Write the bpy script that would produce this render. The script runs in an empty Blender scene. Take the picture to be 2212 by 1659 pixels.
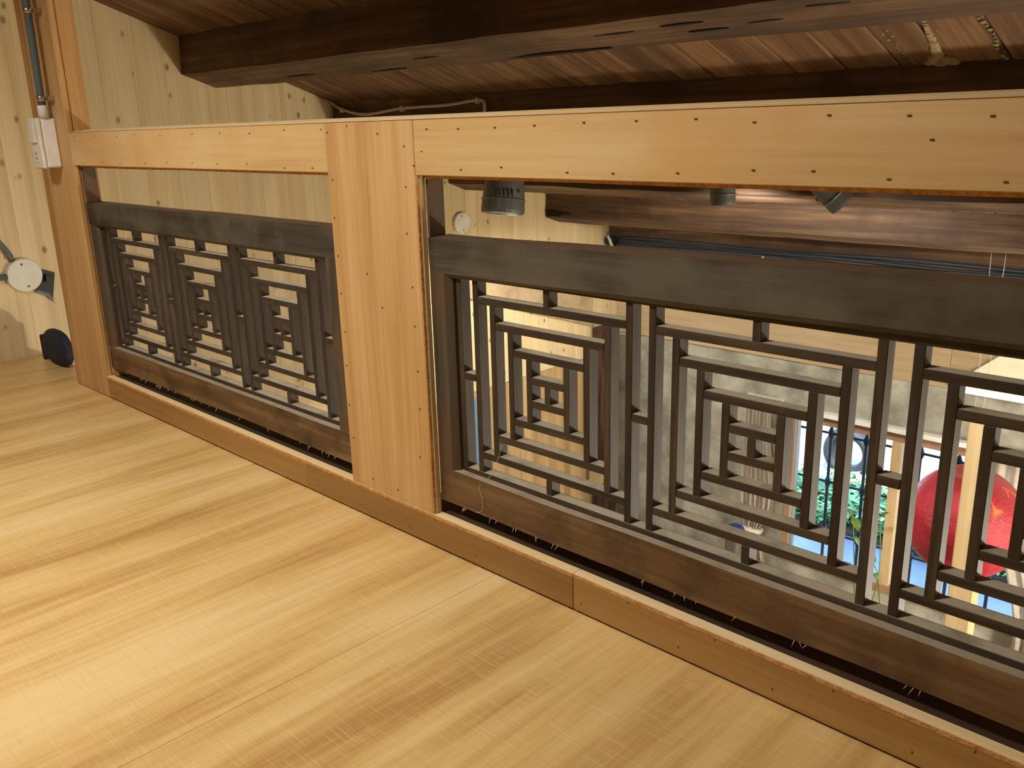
import bpy, bmesh, math, random
from mathutils import Vector, Matrix, noise as mnoise

scene = bpy.context.scene
COL = scene.collection
random.seed(7)

# ------------------------------------------------------------------ camera
YAW, PIT, ROL = math.radians(-44.7746), math.radians(-16.2525), math.radians(-1.5678)
fwd = Vector((math.sin(YAW) * math.cos(PIT), math.cos(YAW) * math.cos(PIT), math.sin(PIT)))
r0 = Vector((math.cos(YAW), -math.sin(YAW), 0)); u0 = r0.cross(fwd)
rt = r0 * math.cos(ROL) + u0 * math.sin(ROL); up = -r0 * math.sin(ROL) + u0 * math.cos(ROL)
cam_d = bpy.data.cameras.new('camera'); cam = bpy.data.objects.new('camera', cam_d); COL.objects.link(cam)
cam.matrix_world = Matrix(((rt.x, up.x, -fwd.x, 0), (rt.y, up.y, -fwd.y, -1.0), (rt.z, up.z, -fwd.z, 0.783), (0, 0, 0, 1)))
cam_d.sensor_fit = 'HORIZONTAL'; cam_d.sensor_width = 36.0; cam_d.lens = 36.0 * 1914.97 / 2212.0
cam_d.clip_start = 0.01; cam_d.clip_end = 200
scene.camera = cam

# ------------------------------------------------------------------ world, sun, exposure
scene.view_settings.view_transform = 'Standard'
scene.view_settings.look = 'None'
scene.view_settings.gamma = 1.0
scene.view_settings.use_curve_mapping = False
scene.view_settings.exposure = 0.3
W = bpy.data.worlds.new('world'); scene.world = W; W.use_nodes = True
wb = W.node_tree.nodes['Background']; wb.inputs[0].default_value = (0.30, 0.56, 1.0, 1); wb.inputs[1].default_value = 4.5
sd = bpy.data.lights.new('sun', 'SUN'); sd.energy = 24.0; sd.angle = 0.01; sd.color = (1, .96, .88)
so = bpy.data.objects.new('sun', sd); COL.objects.link(so)
so.rotation_euler = Vector((-0.25, 0.62, -0.78)).to_track_quat('-Z', 'Y').to_euler()

def spot(name, loc, target, energy, color, size=100, blend=.8, rad=.04):
    d = bpy.data.lights.new(name, 'SPOT'); d.energy = energy; d.color = color
    d.spot_size = math.radians(size); d.spot_blend = blend; d.shadow_soft_size = rad
    o = bpy.data.objects.new(name, d); COL.objects.link(o); o.location = loc
    o.rotation_euler = (Vector(target) - Vector(loc)).to_track_quat('-Z', 'Y').to_euler()
    return o
WARM = (1.0, .955, .87)
spot('loft_downlight', (-1.05, -1.05, 1.70), (-1.15, -.75, 0), 70, WARM, 140, .9, .08)
spot('loft_downlight', (-2.1, -1.05, 1.70), (-2.3, -.75, 0), 50, WARM, 130, .9, .08)

# ------------------------------------------------------------------ materials
def lin(c):
    return tuple(((v / 255) / 12.92 if v / 255 <= .04045 else ((v / 255 + .055) / 1.055) ** 2.4) for v in c) + (1,)
def newmat(name):
    m = bpy.data.materials.new(name); m.use_nodes = True
    nt = m.node_tree; b = nt.nodes['Principled BSDF']
    return m, nt, b
def N(nt, t, **kw):
    n = nt.nodes.new(t)
    for k, v in kw.items(): setattr(n, k, v)
    return n
def ramp(nt, stops, fac):
    n = N(nt, 'ShaderNodeValToRGB'); el = n.color_ramp.elements
    while len(el) < len(stops): el.new(.5)
    for e, (p, c) in zip(el, stops): e.position = p; e.color = c if len(c) == 4 else c + (1,)
    nt.links.new(fac, n.inputs[0]); return n.outputs[0]
def math_n(nt, op, a, b):
    n = N(nt, 'ShaderNodeMath', operation=op)
    for i, v in enumerate((a, b)):
        if isinstance(v, (int, float)): n.inputs[i].default_value = v
        else: nt.links.new(v, n.inputs[i])
    return n.outputs[0]
def mix(nt, fac, a, b, mode='MIX'):
    n = N(nt, 'ShaderNodeMix', data_type='RGBA', blend_type=mode)
    for i, v in ((0, fac), (6, a), (7, b)):
        if isinstance(v, (int, float)): n.inputs[i].default_value = v
        elif isinstance(v, tuple): n.inputs[i].default_value = v
        else: nt.links.new(v, n.inputs[i])
    return n.outputs[2]
def coords(nt, rnd=True):
    tc = N(nt, 'ShaderNodeTexCoord'); out = tc.outputs['Object']
    if rnd:
        oi = N(nt, 'ShaderNodeObjectInfo'); v = N(nt, 'ShaderNodeVectorMath', operation='MULTIPLY_ADD')
        cv = N(nt, 'ShaderNodeCombineXYZ')
        for i in range(3): nt.links.new(oi.outputs['Random'], cv.inputs[i])
        nt.links.new(cv.outputs[0], v.inputs[0]); v.inputs[1].default_value = (31.7, 17.3, 23.9); nt.links.new(out, v.inputs[2]); out = v.outputs[0]
    return out
def scaled(nt, vec, s):
    m = N(nt, 'ShaderNodeMapping'); m.inputs['Scale'].default_value = s; nt.links.new(vec, m.inputs[0]); return m.outputs[0]
def nz(nt, vec, detail=3, rough=.55, scale=1, dist=0):
    n = N(nt, 'ShaderNodeTexNoise'); n.inputs['Scale'].default_value = scale; n.inputs['Detail'].default_value = detail
    n.inputs['Roughness'].default_value = rough; n.inputs['Distortion'].default_value = dist
    nt.links.new(vec, n.inputs['Vector']); return n.outputs['Fac']
def wood(name, axis, cols, broad=14, fine=110, along=1.2, rough=.55, bump=.15, knots=None, dust=None, blot=None, cross=None, vary=0., lo=.3, hi=.7, spec=.35, world=False):
    m, nt, b = newmat(name)
    v = coords(nt)
    if world: v = N(nt, 'ShaderNodeNewGeometry').outputs['Position']
    def sc(c, a): return tuple(a if 'XYZ'[i] == axis else c for i in range(3))
    n1 = nz(nt, scaled(nt, v, sc(broad, along)), 3, .5, dist=.4)
    n2 = nz(nt, scaled(nt, v, sc(fine, along * 4)), 4, .6)
    f = math_n(nt, 'ADD', math_n(nt, 'MULTIPLY', n1, .68), math_n(nt, 'MULTIPLY', n2, .32))
    d, mi, l = [lin(c) for c in cols]
    col = ramp(nt, [(lo, d), (.5, mi), (hi, l)], f)
    if blot:
        nb = nz(nt, scaled(nt, v, (blot[1],) * 3), 4, .6)
        col = mix(nt, ramp(nt, [(.45, (0, 0, 0)), (.68, (1, 1, 1))], nb), col, lin(blot[0]))
    if cross:
        ca = 'Y' if axis != 'Y' else 'X'
        nc = nz(nt, scaled(nt, v, tuple(11 if 'XYZ'[i] == ca else 240 for i in range(3))), 3, .7)
        col = mix(nt, math_n(nt, 'MULTIPLY', ramp(nt, [(.52, (0, 0, 0)), (.72, (1, 1, 1))], nc), cross[1]), col, lin(cross[0]))
        nd = nz(nt, scaled(nt, v, tuple(9 if 'XYZ'[i] == ca else 180 for i in range(3))), 3, .7)
        col = mix(nt, math_n(nt, 'MULTIPLY', ramp(nt, [(.56, (0, 0, 0)), (.75, (1, 1, 1))], nd), cross[1]), col, d)
    if knots:
        vo = N(nt, 'ShaderNodeTexVoronoi'); vo.inputs['Scale'].default_value = 1.0
        nt.links.new(scaled(nt, v, sc(knots[0], knots[0] * .62)), vo.inputs['Vector'])
        k = ramp(nt, [(knots[1] * .45, (1, 1, 1)), (knots[1], (0, 0, 0))], vo.outputs['Distance'])
        col = mix(nt, math_n(nt, 'MULTIPLY', k, .72), col, lin((96, 66, 36)))
    if vary:
        oi = N(nt, 'ShaderNodeObjectInfo')
        rr = math_n(nt, 'ADD', math_n(nt, 'MULTIPLY', oi.outputs['Random'], vary), 1 - vary / 2)
        cc = N(nt, 'ShaderNodeCombineXYZ')
        for i in range(3): nt.links.new(rr, cc.inputs[i])
        col = mix(nt, 1.0, col, cc.outputs[0], 'MULTIPLY')
    if dust:
        g = N(nt, 'ShaderNodeNewGeometry'); s = N(nt, 'ShaderNodeSeparateXYZ'); nt.links.new(g.outputs['Normal'], s.inputs[0])
        up_ = ramp(nt, [(.75, (0, 0, 0)), (.95, (1, 1, 1))], s.outputs['Z'])
        dn = ramp(nt, [(.2, (.35, .35, .35)), (.5, (1, 1, 1))], nz(nt, scaled(nt, v, (18,) * 3), 3))
        col = mix(nt, math_n(nt, 'MULTIPLY', math_n(nt, 'MULTIPLY', up_, dn), .85), col, lin(dust))
    nt.links.new(col, b.inputs['Base Color'])
    b.inputs['Roughness'].default_value = rough; b.inputs['Specular IOR Level'].default_value = spec
    if bump:
        bp = N(nt, 'ShaderNodeBump'); bp.inputs['Strength'].default_value = bump; bp.inputs['Distance'].default_value = .004
        nt.links.new(f, bp.inputs['Height']); nt.links.new(bp.outputs[0], b.inputs['Normal'])
    return m
def plain(name, c, rough=.5, metal=0., spec=.4, noise_c=None, nscale=20, bump=0, emit=None):
    m, nt, b = newmat(name)
    b.inputs['Roughness'].default_value = rough; b.inputs['Metallic'].default_value = metal; b.inputs['Specular IOR Level'].default_value = spec
    v = coords(nt); n = nz(nt, scaled(nt, v, (nscale,) * 3), 4, .6)
    nt.links.new(ramp(nt, [(.32, lin(c)), (.7, lin(noise_c or tuple(min(255, x * 1.06) for x in c)))], n), b.inputs['Base Color'])
    if bump:
        bp = N(nt, 'ShaderNodeBump'); bp.inputs['Strength'].default_value = bump; bp.inputs['Distance'].default_value = .01
        nt.links.new(n, bp.inputs['Height']); nt.links.new(bp.outputs[0], b.inputs['Normal'])
    if emit:
        b.inputs['Emission Color'].default_value = emit[0] + (1,); b.inputs['Emission Strength'].default_value = emit[1]
    return m

CLADX = ((184, 146, 92), (202, 168, 114), (212, 182, 132))
M = {}
M['floor'] = wood('floor laminate', 'Y', ((186, 142, 82), (218, 180, 114), (232, 200, 142)), broad=9, fine=60, along=.9, rough=.36, bump=.05, cross=((244, 220, 172), .28), lo=.34, hi=.64, spec=.4, world=True)
M['rail'] = wood('rail ply along', 'X', CLADX, broad=9, fine=90, along=.7, rough=.5, bump=.06, blot=((204, 158, 98), 3), lo=.35, hi=.64)
M['railz'] = wood('post ply upright', 'Z', ((168, 124, 74), (190, 148, 94), (204, 166, 114)), broad=11, fine=100, along=.7, rough=.45, bump=.05, lo=.36, hi=.63)
M['base'] = wood('base board', 'X', ((132, 94, 48), (158, 118, 66), (178, 140, 88)), broad=8, fine=90, along=.6, rough=.45, bump=.05, vary=.25)
M['edge'] = plain('ply sawn edge', (176, 118, 62), .8, noise_c=(214, 164, 100), nscale=90, bump=.5)
M['batten'] = wood('pale batten', 'Z', ((168, 140, 100), (190, 164, 122), (204, 180, 140)), rough=.7)
M['cap'] = wood('rail cap', 'X', ((222, 186, 130), (238, 206, 152), (246, 220, 174)), broad=30, rough=.6)
M['hole'] = plain('nail hole', (84, 56, 30), .9)
M['pine'] = wood('pine upright', 'Z', ((194, 170, 128), (214, 194, 152), (226, 208, 170)), broad=14, fine=120, along=.6, rough=.6, bump=.04, knots=(14, .16), vary=.08, lo=.3, hi=.66)
M['pine2'] = wood('pine narrow', 'Z', ((196, 174, 128), (212, 192, 148), (222, 204, 164)), broad=14, fine=120, along=.6, rough=.6, bump=.04, knots=(14, .15), vary=.06)
M['tan'] = wood('tan planks', 'Z', ((150, 122, 82), (174, 146, 102), (190, 164, 120)), broad=18, fine=120, along=.7, rough=.6, vary=.2)
M['darkx'] = wood('old dark wood along', 'X', ((42, 36, 29), (66, 58, 48), (92, 82, 69)), broad=22, fine=120, along=1.6, rough=.6, bump=.3, dust=(96, 78, 58), blot=((92, 84, 70), 6), vary=.1)
M['crack'] = plain('dark split', (30, 18, 12), .95)
M['mud'] = plain('dried mud', (140, 118, 80), .95, noise_c=(178, 158, 116), nscale=60, bump=.8)
M['sillw'] = wood('old sill', 'X', ((40, 28, 18), (58, 42, 28), (74, 56, 38)), rough=.7, bump=.3)
M['darklow'] = wood('old brown rail', 'X', ((70, 48, 28), (106, 78, 48), (134, 106, 72)), broad=26, fine=130, along=1.6, rough=.6, bump=.3, dust=(176, 160, 136), blot=((66, 46, 30), 9), knots=(7, .2))
M['darkz'] = wood('old dark wood upright', 'Z', ((54, 45, 34), (80, 68, 53), (102, 90, 73)), broad=22, fine=120, along=1.6, rough=.6, bump=.3, blot=((98, 70, 46), 6), vary=.1)
M['barx'] = wood('lattice bar along', 'X', ((38, 29, 20), (60, 47, 34), (82, 68, 52)), broad=40, fine=160, along=4, rough=.6, bump=.2, dust=(196, 182, 156), vary=.3)
M['barz'] = wood('lattice bar upright', 'Z', ((38, 29, 20), (60, 47, 34), (82, 68, 52)), broad=40, fine=160, along=4, rough=.6, bump=.2, dust=(196, 182, 156), vary=.3)
M['roofb'] = wood('roof board', 'Y', ((66, 47, 30), (110, 79, 50), (148, 112, 74)), broad=20, fine=90, along=1.2, rough=.7, bump=.3, vary=.35)
M['beam'] = wood('old roof beam', 'X', ((54, 41, 32), (94, 71, 51), (138, 107, 75)), broad=24, fine=90, along=1.0, rough=.7, bump=.4, blot=((66, 48, 36), 3))
M['lintel'] = wood('plywood panel', 'X', ((146, 126, 96), (172, 150, 116), (186, 166, 132)), broad=8, fine=60, along=.8, rough=.6)
M['redwood'] = wood('worn red post', 'Z', ((34, 20, 20), (54, 30, 30), (92, 70, 64)), broad=30, fine=110, along=2, rough=.6, vary=.1)
M['beech'] = wood('light post', 'Z', ((194, 166, 120), (206, 180, 136), (216, 194, 152)), broad=14, rough=.5)
M['winframe'] = wood('window frame wood', 'Z', ((136, 106, 80), (158, 126, 98), (172, 142, 114)), rough=.5)
M['plaster'] = plain('grey plaster', (120, 118, 106), .85, noise_c=(186, 184, 168), nscale=5, bump=.15)
M['white'] = plain('white plastic', (236, 236, 232), .35)
M['offwhite'] = plain('ivory plastic', (222, 218, 204), .35)
M['plate'] = plain('round cover plastic', (214, 214, 204), .45)
M['conduit'] = plain('grey conduit', (92, 102, 106), .45)
M['chrome'] = plain('bright metal', (200, 196, 186), .25, 1.0)
M['screw'] = plain('screw metal', (110, 100, 80), .4, 1.0)
M['black'] = plain('black plastic', (28, 30, 34), .5)
M['navy'] = plain('navy fabric', (24, 28, 46), .75, noise_c=(36, 42, 62), nscale=40)
M['spot'] = plain('grey enamel', (98, 100, 98), .45, .3)
M['cable'] = plain('white cable', (196, 190, 176), .6)
M['darkcable'] = plain('dark cable', (48, 54, 60), .55)
M['curtain'] = plain('cream cotton', (216, 204, 186), .9, noise_c=(226, 214, 198), nscale=60)
M['iron'] = plain('wrought iron', (40, 44, 52), .5, .4)
M['blue'] = plain('blue lid', (28, 50, 120), .35)
M['tin'] = plain('metal canister', (150, 152, 146), .3, .9)
M['bluecloth'] = plain('blue cloth', (96, 124, 150), .85)
M['led'] = plain('led tube', (255, 255, 245), .4, emit=((1, 1, .92), 9))
M['fill_globe'] = plain('fill lamp globe', (250, 248, 240), .5, emit=((1, .93, .82), 3))
M['lampglow'] = plain('lamp face', (255, 255, 250), .4, emit=((1, .97, .9), 25))
M['pave'] = plain('concrete paving', (128, 132, 136), .8, noise_c=(150, 154, 158), nscale=3)
M['garden'] = plain('garden wall render', (226, 226, 220), .9)
M['soil'] = plain('soil', (70, 60, 46), .95)
M['concrete'] = plain('ground floor screed', (128, 124, 114), .8, noise_c=(150, 146, 136), nscale=3)
M['rubber'] = plain('dark rubber', (24, 26, 30), .7)
M['thread'] = plain('pale thread', (214, 190, 150), .8)
M['cream'] = plain('painted light wash', (226, 226, 196), .7)  # cream tone holds the light strip's glow on the plywood
M['patch'] = plain('rough plaster patch', (176, 172, 158), .9, noise_c=(214, 210, 198), nscale=50, bump=.6)
M['conn'] = plain('connector plastic', (216, 216, 210), .4)
def leafmat(name, a, b_):
    m, nt, b = newmat(name); v = coords(nt)
    nt.links.new(ramp(nt, [(.3, lin(a)), (.7, lin(b_))], nz(nt, scaled(nt, v, (3,) * 3), 4)), b.inputs['Base Color'])
    b.inputs['Roughness'].default_value = .45; b.inputs['Subsurface Weight'].default_value = 0
    return m
M['leaf'] = leafmat('garden leaves', (60, 120, 60), (150, 205, 120))
M['leafin'] = leafmat('indoor leaves', (46, 84, 34), (120, 150, 60))
m, nt, b = newmat('window glass'); M['glass'] = m
out = nt.nodes['Material Output']; tr = N(nt, 'ShaderNodeBsdfTransparent'); tr.inputs[0].default_value = (.93, .97, 1, 1)
gl = N(nt, 'ShaderNodeBsdfGlossy'); gl.inputs['Roughness'].default_value = .02
mx = N(nt, 'ShaderNodeMixShader'); fr = N(nt, 'ShaderNodeFresnel'); fr.inputs[0].default_value = 1.35
nt.links.new(fr.outputs[0], mx.inputs[0]); nt.links.new(tr.outputs[0], mx.inputs[1]); nt.links.new(gl.outputs[0], mx.inputs[2]); nt.links.new(mx.outputs[0], out.inputs[0])
m, nt, b = newmat('red lacquer'); M['red'] = m
v = coords(nt, False)
n1 = nz(nt, scaled(nt, v, (6, 6, 6)), 4, .6); n2 = nz(nt, scaled(nt, v, (42, 42, 42)), 4, .75)
c = ramp(nt, [(.35, lin((150, 18, 36))), (.7, lin((196, 44, 66)))], n1)
n3 = nz(nt, scaled(nt, v, (9, 9, 3.2)), 2, .5, dist=1.2)
c = mix(nt, ramp(nt, [(.70, (0, 0, 0)), (.73, (1, 1, 1))], n3), c, lin((222, 120, 60)))
nt.links.new(c, b.inputs['Base Color']); b.inputs['Roughness'].default_value = .28; b.inputs['Specular IOR Level'].default_value = .6
bp = N(nt, 'ShaderNodeBump'); bp.inputs['Strength'].default_value = .8; bp.inputs['Distance'].default_value = .012
nt.links.new(n2, bp.inputs['Height']); nt.links.new(bp.outputs[0], b.inputs['Normal'])

# ------------------------------------------------------------------ builders
def link(o, parent, loc):
    COL.objects.link(o)
    if parent is not None:
        o.parent = parent; o.location = Vector(loc) - PW[parent.name]
    else: o.location = loc
    PW[o.name] = Vector(loc)
    return o
PW = {}
CACHE = {}
def empty(name, loc):
    o = bpy.data.objects.new(name, None); COL.objects.link(o); o.location = loc; o.empty_display_size = .05
    PW[o.name] = Vector(loc); return o
def tag(o, label=None, cat=None, group=None, kind=None):
    if label: o['label'] = label
    if cat: o['category'] = cat
    if group: o['group'] = group
    if kind: o['kind'] = kind
    return o
def meshobj(name, bm, mat, parent, loc, smooth=False):
    me = bpy.data.meshes.new(name); bm.to_mesh(me); bm.free(); me.materials.append(M[mat] if isinstance(mat, str) else mat)
    if smooth:
        for p in me.polygons: p.use_smooth = True
    return link(bpy.data.objects.new(name, me), parent, loc)
def box(name, lo, hi, mat, parent=None, bevel=.0012):
    d = tuple(round(h - l, 5) for l, h in zip(lo, hi)); c = tuple((l + h) / 2 for l, h in zip(lo, hi))
    key = (d, mat, bevel)
    if key not in CACHE:
        bm = bmesh.new(); bmesh.ops.create_cube(bm, size=1); bmesh.ops.scale(bm, vec=d, verts=bm.verts)
        if bevel: bmesh.ops.bevel(bm, geom=bm.edges[:], offset=min(bevel, min(d) * .3), segments=1, affect='EDGES')
        me = bpy.data.meshes.new(name); bm.to_mesh(me); bm.free(); me.materials.append(M[mat]); CACHE[key] = me
    return link(bpy.data.objects.new(name, CACHE[key]), parent, c)
def rough_beam(name, sect, x0, x1, mat, parent=None, n=40, amp=.004, seed=0, zfun=None):
    """a beam along x with an (y,z) section, its arrises wavy like old sawn timber"""
    cy_ = sum(p[0] for p in sect) / len(sect); cz_ = sum(p[1] for p in sect) / len(sect); cx_ = (x0 + x1) / 2
    bm = bmesh.new(); rings = []
    for i in range(n + 1):
        x = x0 + (x1 - x0) * i / n; ring = []
        for k, (y, z) in enumerate(sect):
            a = mnoise.noise(Vector((x * 3.1 + seed * 9.7, k * 3.3, 1.1))) * amp; b_ = mnoise.noise(Vector((x * 3.7 + seed * 5.1, k * 4.9, 7.7))) * amp
            zz = zfun(x) if zfun else 0
            ring.append(bm.verts.new((x - cx_, y + a - cy_, z + b_ + zz - cz_)))
        rings.append(ring)
    L = len(sect)
    for i in range(n):
        for k in range(L): bm.faces.new((rings[i][k], rings[i][(k + 1) % L], rings[i + 1][(k + 1) % L], rings[i + 1][k]))
    bm.faces.new(rings[0][::-1]); bm.faces.new(rings[-1])
    bmesh.ops.recalc_face_normals(bm, faces=bm.faces)
    return meshobj(name, bm, mat, parent, (cx_, cy_, cz_))
def prism_x(name, pts, x0, x1, mat, parent=None):
    return rough_beam(name, pts, x0, x1, mat, parent, n=1, amp=0)
def prism_y(name, pts, y0, y1, mat, parent=None):
    cx_ = sum(p[0] for p in pts) / len(pts); cz_ = sum(p[1] for p in pts) / len(pts); c = (cx_, (y0 + y1) / 2, cz_)
    bm = bmesh.new(); A = [bm.verts.new((x - cx_, y0 - c[1], z - cz_)) for x, z in pts]; B = [bm.verts.new((x - cx_, y1 - c[1], z - cz_)) for x, z in pts]
    bm.faces.new(A); bm.faces.new(B[::-1]); L = len(pts)
    for k in range(L): bm.faces.new((A[k], A[(k + 1) % L], B[(k + 1) % L], B[k]))
    bmesh.ops.recalc_face_normals(bm, faces=bm.faces)
    return meshobj(name, bm, mat, parent, c)
def prism_z(name, pts, z0, z1, mat, parent=None):
    c = Vector((sum(p[0] for p in pts) / len(pts), sum(p[1] for p in pts) / len(pts), (z0 + z1) / 2)); bm = bmesh.new(); L = len(pts)
    A = [bm.verts.new(Vector((x, y_, z0)) - c) for x, y_ in pts]; B = [bm.verts.new(Vector((x, y_, z1)) - c) for x, y_ in pts]
    bm.faces.new(A); bm.faces.new(B[::-1])
    for k in range(L): bm.faces.new((A[k], A[(k + 1) % L], B[(k + 1) % L], B[k]))
    bmesh.ops.recalc_face_normals(bm, faces=bm.faces)
    return meshobj(name, bm, mat, parent, c)
def tube(name, pts, r, mat, parent=None, seg=8, smooth_n=6, corr=None):
    P = [Vector(p) for p in pts]; S = []
    if len(P) > 2 and smooth_n > 1:
        for i in range(len(P) - 1):
            p0 = P[max(i - 1, 0)]; p1 = P[i]; p2 = P[i + 1]; p3 = P[min(i + 2, len(P) - 1)]
            for k in range(smooth_n):
                t = k / smooth_n
                S.append(.5 * ((2 * p1) + (p2 - p0) * t + (2 * p0 - 5 * p1 + 4 * p2 - p3) * t * t + (3 * p1 - p0 - 3 * p2 + p3) * t ** 3))
        S.append(P[-1])
    else: S = P
    if corr:
        L = []; n = corr
        for i in range(n + 1):
            f = i / n * (len(S) - 1); j = min(int(f), len(S) - 2); L.append(S[j].lerp(S[j + 1], f - j))
        S = L
    c = sum(S, Vector()) / len(S); bm = bmesh.new(); rings = []
    for i, p in enumerate(S):
        t = (S[min(i + 1, len(S) - 1)] - S[max(i - 1, 0)]).normalized()
        a = t.orthogonal().normalized() if i == 0 else (pa - t * pa.dot(t)).normalized()
        pa = a; b_ = t.cross(a); rr = r * (1 + (.13 if i % 2 else -.13)) if corr else r
        rings.append([bm.verts.new(p - c + (a * math.cos(q * 2 * math.pi / seg) + b_ * math.sin(q * 2 * math.pi / seg)) * rr) for q in range(seg)])
    for i in range(len(S) - 1):
        for q in range(seg): bm.faces.new((rings[i][q], rings[i][(q + 1) % seg], rings[i + 1][(q + 1) % seg], rings[i + 1][q]))
    bm.faces.new(rings[0][::-1]); bm.faces.new(rings[-1])
    return meshobj(name, bm, mat, parent, c, True)
def lathe(name, prof, loc, axis, mat, parent=None, seg=24, smooth=False):
    """profile (radius, height along axis) turned about axis through loc"""
    q = Vector(axis).to_track_quat('Z', 'Y'); bm = bmesh.new(); rings = []
    for r, h in prof:
        if r < 1e-6: rings.append([bm.verts.new(q @ Vector((0, 0, h)))])
        else: rings.append([bm.verts.new(q @ Vector((r * math.cos(a * 2 * math.pi / seg), r * math.sin(a * 2 * math.pi / seg), h))) for a in range(seg)])
    for A, B in zip(rings, rings[1:]):
        for k in range(seg):
            k2 = (k + 1) % seg
            if len(A) == 1 and len(B) == 1: continue
            if len(A) == 1: bm.faces.new((A[0], B[k2], B[k]))
            elif len(B) == 1: bm.faces.new((A[k], A[k2], B[0]))
            else: bm.faces.new((A[k], A[k2], B[k2], B[k]))
    if len(rings[0]) > 1: bm.faces.new(rings[0][::-1])
    if len(rings[-1]) > 1: bm.faces.new(rings[-1])
    bmesh.ops.recalc_face_normals(bm, faces=bm.faces)
    return meshobj(name, bm, mat, parent, loc, smooth)
def multi_box(name, boxes, mat, parent=None):
    c = Vector([sum((b[0][i] + b[1][i]) / 2 for b in boxes) / len(boxes) for i in range(3)])
    bm = bmesh.new()
    for lo, hi in boxes:
        r = bmesh.ops.create_cube(bm, size=1); bmesh.ops.scale(bm, vec=[h - l for l, h in zip(lo, hi)], verts=r['verts'])
        bmesh.ops.translate(bm, vec=Vector([(l + h) / 2 for l, h in zip(lo, hi)]) - c, verts=r['verts'])
    return meshobj(name, bm, mat, parent, c)

# ------------------------------------------------------------------ setting
XW, XR, YB, YF = -3.55, 1.2, -2.6, 3.6
ZG = -2.5
def roof(y): return 1.265 - .355 * (y - .444)
# loft floor
fl = empty('floor', (-1.2, -1.25, -.01)); tag(fl, 'honey coloured wood-grain loft floor', None, kind='structure')
edges = [XW, -2.87, -1.96, -1.05, -.14, .77, XR]
for a, b_ in zip(edges, edges[1:]):
    box('floor_board', (a + .0003, YB, -.018), (b_ - .0003, .085, 0), 'floor', fl, bevel=.0003)
sub = box('floor', (XW, YB, -.14), (XR, .075, -.0185), 'darkx', None, 0); tag(sub, 'dark floor deck under the loft boards', kind='structure')
gf = box('floor', (XW - .1, YB, ZG - .1), (XR + .1, YF, ZG), 'concrete', None, 0); tag(gf, 'grey ground floor below the loft', kind='structure')
# left pine wall
def wall_board(name, x0, x1, y0, y1, z0, mat, parent, bev):
    c = Vector(((x0 + x1) / 2, (y0 + y1) / 2, (z0 + roof((y0 + y1) / 2)) / 2)); bm = bmesh.new()
    P = [(x, y_, z_) for x in (x0, x1) for y_, z_ in ((y0, z0), (y1, z0), (y1, roof(y1) + .003), (y0, roof(y0) + .003))]
    V_ = [bm.verts.new(Vector(p) - c) for p in P]
    for f in ((3, 2, 1, 0), (4, 5, 6, 7), (0, 1, 5, 4), (1, 2, 6, 5), (2, 3, 7, 6), (3, 0, 4, 7)): bm.faces.new([V_[i] for i in f])
    bmesh.ops.bevel(bm, geom=bm.edges[:], offset=bev, segments=1, affect='EDGES'); bmesh.ops.recalc_face_normals(bm, faces=bm.faces)
    return meshobj(name, bm, mat, parent, c)
wl = box('wall_left', (XW - .12, YB, ZG), (XW - .012, YF + .2, roof(YB)), 'tan', None, 0); tag(wl, 'pine boarded side wall', kind='structure')
y = YB
while y < 1.80:
    y2 = min(y + .1265, 1.806); wall_board('board', XW - .012, XW, y + .0002, y2 - .0002, -.665, 'pine', wl, .0006); y = y2
while y < YF - .01:
    y2 = min(y + .0905, YF); wall_board('board', XW - .012, XW - .0005, y + .0003, y2 - .0003, -.665, 'pine2', wl, .002); y = y2
y = 0.3
while y < YF - .01:
    y2 = min(y + .07, YF); box('plank', (XW - .012, y + .0006, ZG), (XW - .002, y2 - .0006, -.667), 'tan', wl, .001); y = y2
for nm, lo, hi in (('wall_right', (XR, YB, ZG), (XR + .1, YF + .2, 2.6)), ('wall_back', (XW - .1, YB - .1, ZG), (XR + .1, YB, 2.6))):
    w = box(nm, lo, hi, 'pine', None, 0); tag(w, 'pine wall', kind='structure')
# facade with window opening
WX0, WX1, WZ0, WZ1 = -2.31, -.90, -1.79, -.85
wf = multi_box('wall_front', [((XW, YF, ZG), (XR, YF + .18, WZ0)), ((XW, YF, WZ1), (XR, YF + .18, roof(YF + .1))), ((XW, YF, WZ0), (WX0, YF + .18, WZ1)), ((WX1, YF, WZ0), (XR, YF + .18, WZ1))], 'plaster')
tag(wf, 'mottled grey plaster front wall with window', kind='structure')
# roof: deck and underside boards, following the slope
ceil = empty('ceiling', (-1.2, 0, roof(0))); tag(ceil, 'dark sloping board roof', kind='structure')
ang = math.atan(-.355); ylo, yhi = YB - .05, YF + .5
blen = (yhi - ylo) / math.cos(ang); ymid = (ylo + yhi) / 2
x = XW - .02; bi = 0
BM = {}
while x < XR + .05:
    w_ = random.choice((.118, .132, .146)); key = w_
    if key not in BM:
        bm = bmesh.new(); bmesh.ops.create_cube(bm, size=1); bmesh.ops.scale(bm, vec=(w_ - .006, blen, .016), verts=bm.verts)
        bmesh.ops.bevel(bm, geom=bm.edges[:], offset=.003, segments=1, affect='EDGES')
        me = bpy.data.meshes.new('roof_board'); bm.to_mesh(me); bm.free(); me.materials.append(M['roofb']); BM[key] = me
    o = bpy.data.objects.new('roof_board', BM[key]); link(o, ceil, (x + w_ / 2, ymid, roof(ymid) + .009 + random.uniform(0, .004))); o.rotation_euler.x = ang
    x += w_
prism_x('roof_deck', [(ylo, roof(ylo) + .024), (yhi, roof(yhi) + .024), (yhi, roof(yhi) + .07), (ylo, roof(ylo) + .07)], XW - .15, XR + .15, 'beam', ceil)
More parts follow.
